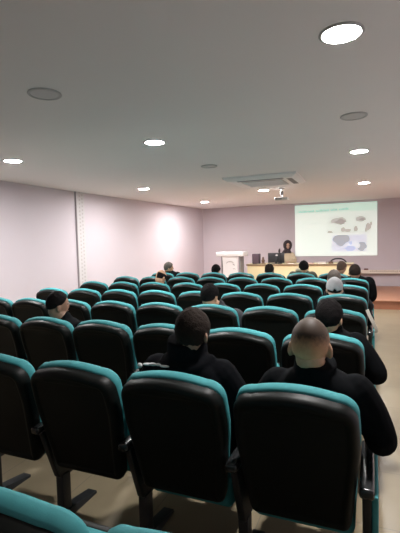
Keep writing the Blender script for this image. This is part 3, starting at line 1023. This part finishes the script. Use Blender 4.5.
# ledge on the front wall
lg = empty('wall_ledge', (.36, wy(.36), .56)); lg.rotation_euler = (0, 0, ang)
tag(lg, 'narrow cream ledge with brown lip along the front wall right of the desk', 'ledge')
bm = bmesh.new(); box(bm, -1.0, 1.0, -.10, -.002, .0, .10, .004); finish('rail', bm, mat('ledge_cream', (.86, .76, .66), .6), lg, smooth=False)
bm = bmesh.new(); box(bm, -1.0, 1.0, -.115, -.002, -.022, -.001, .003); finish('lip', bm, mat('ledge_lip', (.26, .17, .13), .5), lg, smooth=False)
bm = bmesh.new()
for k in range(26):
    x = -.42 + k * .054
    h = (.022, .034, .028, .038)[k % 4]
    box(bm, x, x + .026, -.106, -.098, .055, .055 + h, .003)
finish('notch', bm, mat('ledge_notch', (.36, .28, .23), .6), lg, smooth=False)
er = empty('board_eraser', (-.165, wy(-.165) - .05, .661)); tag(er, 'dark red board eraser lying on the cream wall ledge', 'eraser')
bm = bmesh.new(); box(bm, -.06, .06, -.03, .03, 0, .025, .004); finish('felt', bm, M['red'], er)
bm = bmesh.new(); box(bm, -.055, .055, -.025, .025, .025, .045, .006); finish('grip', bm, M['brown'], er)

# ------------------------------------------------------------------ ceiling fittings
def downlight(x, y, on, label):
    r = empty('downlight', (x, y, CEIL))
    tag(r, label, 'ceiling light', 'lit round downlights' if on else 'unlit round downlights')
    bm = bmesh.new()
    n = 40
    prof = [(.098, -.0005), (.118, -.0005), (.120, -.006), (.114, -.012), (.102, -.012), (.098, -.008)]
    rings = [[bm.verts.new((a * math.cos(2 * math.pi * i / n), a * math.sin(2 * math.pi * i / n), z)) for i in range(n)] for a, z in prof]
    for a, b in zip(rings, rings[1:] + rings[:1]):
        for i in range(n):
            bm.faces.new((a[i], a[(i + 1) % n], b[(i + 1) % n], b[i]))
    finish('frame', bm, M['lamp_frame'], r)
    bm = bmesh.new()
    lathe(bm, [(.098, -.002), (.098, -.007), (.05, -.0085)], 40)
    finish('diffuser', bm, M['lit'] if on else M['unlit'], r)
    return r
LYS = [0.787 + 1.6571 * i for i in range(7)]
LXA, LXB, LXC = -4.254, -2.198, -0.151
downlight(LXC, LYS[1], True, 'largest lit downlight, on the ceiling above the aisle nearest the camera')
downlight(LXC, LYS[2], False, 'unlit downlight between the two nearest lit ones above the aisle')
downlight(LXC, LYS[3], True, 'lit downlight above the aisle, just beyond the unlit one')
downlight(LXC, LYS[5], True, 'small lit downlight above the aisle nearest the projection screen')
downlight(LXB, LYS[1], False, 'unlit downlight above the left seats nearest the camera')
downlight(LXB, LYS[2], True, 'lit downlight in the middle of the ceiling nearest the camera')
downlight(LXB, LYS[3], False, 'unlit downlight on the ceiling before the air conditioner cassette')
downlight(LXB, LYS[5], True, 'lit downlight just beyond the air conditioner cassette')
downlight(LXA, LYS[2], True, 'lit downlight by the left wall nearest the camera')
downlight(LXA, LYS[4], True, 'lit downlight by the left wall beyond the perforated strip')
downlight(LXA, LYS[6], True, 'lit downlight in the far left corner above the lectern')

# air conditioner cassette
ax0, ax1, ay0, ay1 = -2.40, -1.14, 6.92, 8.02
a = empty('air_conditioner', ((ax0 + ax1) / 2, (ay0 + ay1) / 2, CEIL))
tag(a, 'square white air conditioner cassette set in the ceiling', 'air conditioner')
hw, hd = (ax1 - ax0) / 2, (ay1 - ay0) / 2
bm = bmesh.new()
va = [bm.verts.new((sx_ * hw, sy_ * hd, -.001)) for sx_, sy_ in ((-1, -1), (1, -1), (1, 1), (-1, 1))]
vb = [bm.verts.new((sx_ * hw, sy_ * hd, -.03)) for sx_, sy_ in ((-1, -1), (1, -1), (1, 1), (-1, 1))]
vc = [bm.verts.new((sx_ * (hw - .07), sy_ * (hd - .07), -.075)) for sx_, sy_ in ((-1, -1), (1, -1), (1, 1), (-1, 1))]
for p, q in ((va, vb), (vb, vc)):
    for i in range(4):
        bm.faces.new((p[i], p[(i + 1) % 4], q[(i + 1) % 4], q[i]))
bm.faces.new(vc); bm.faces.new(va)
finish('panel', bm, M['ac'], a, smooth=False)
bm = bmesh.new(); box(bm, -.36, .36, -.32, .32, -.083, -.074, .003)
g = finish('intake_grille', bm, M['ac_grille'], a, smooth=False)
bm = bmesh.new()
for k in range(16):
    y = -.30 + k * .04
    box(bm, -.345, .345, y, y + .012, -.088, -.082)
finish('grille_slat', bm, M['ac'], g, smooth=False)
for nm, x0, x1, y0, y1 in (('outlet', -.40, .40, -.455, -.395), ('outlet', -.40, .40, .395, .455), ('outlet', .44, .53, -.36, .36), ('outlet', -.53, -.44, -.36, .36)):
    bm = bmesh.new(); box(bm, x0, x1, y0, y1, -.079, -.073, .002)
    o = finish(nm, bm, M['dark'] if x0 > .4 or y0 < -.4 else M['ac'], a, smooth=False)

# ceiling projector
pj = empty('projector', (-1.78, 8.96, CEIL))
tag(pj, 'small projector on a bracket hanging from the ceiling', 'projector')
bm = bmesh.new(); lathe(bm, [(.06, -.001), (.06, -.014), (.03, -.02)], 20); finish('ceiling_plate', bm, M['grey'], pj)
bm = bmesh.new(); limb(bm, [(0, 0, -.02, .022), (0, 0, -.10, .022), (0, 0, -.19, .022)], 12); finish('pole', bm, M['chrome'], pj)
bm = bmesh.new(); limb(bm, [(0, 0, -.09, .036), (0, 0, -.13, .036)], 12); finish('joint', bm, M['grey'], pj)
bm = bmesh.new(); box(bm, -.14, .14, -.11, .11, -.262, -.205, .016, 3); finish('housing', bm, mat('projector_grey', (.62, .60, .58), .5), pj)
bm = bmesh.new()
for k in range(6):
    box(bm, -.12, .02, -.1125, -.109, -.252 + k * .007, -.249 + k * .007)
finish('vent', bm, M['dark'], pj, smooth=False)
bm = bmesh.new(); limb(bm, [(.06, .10, -.234, .022), (.06, .125, -.234, .022)], 14); finish('lens', bm, M['dark'], pj)
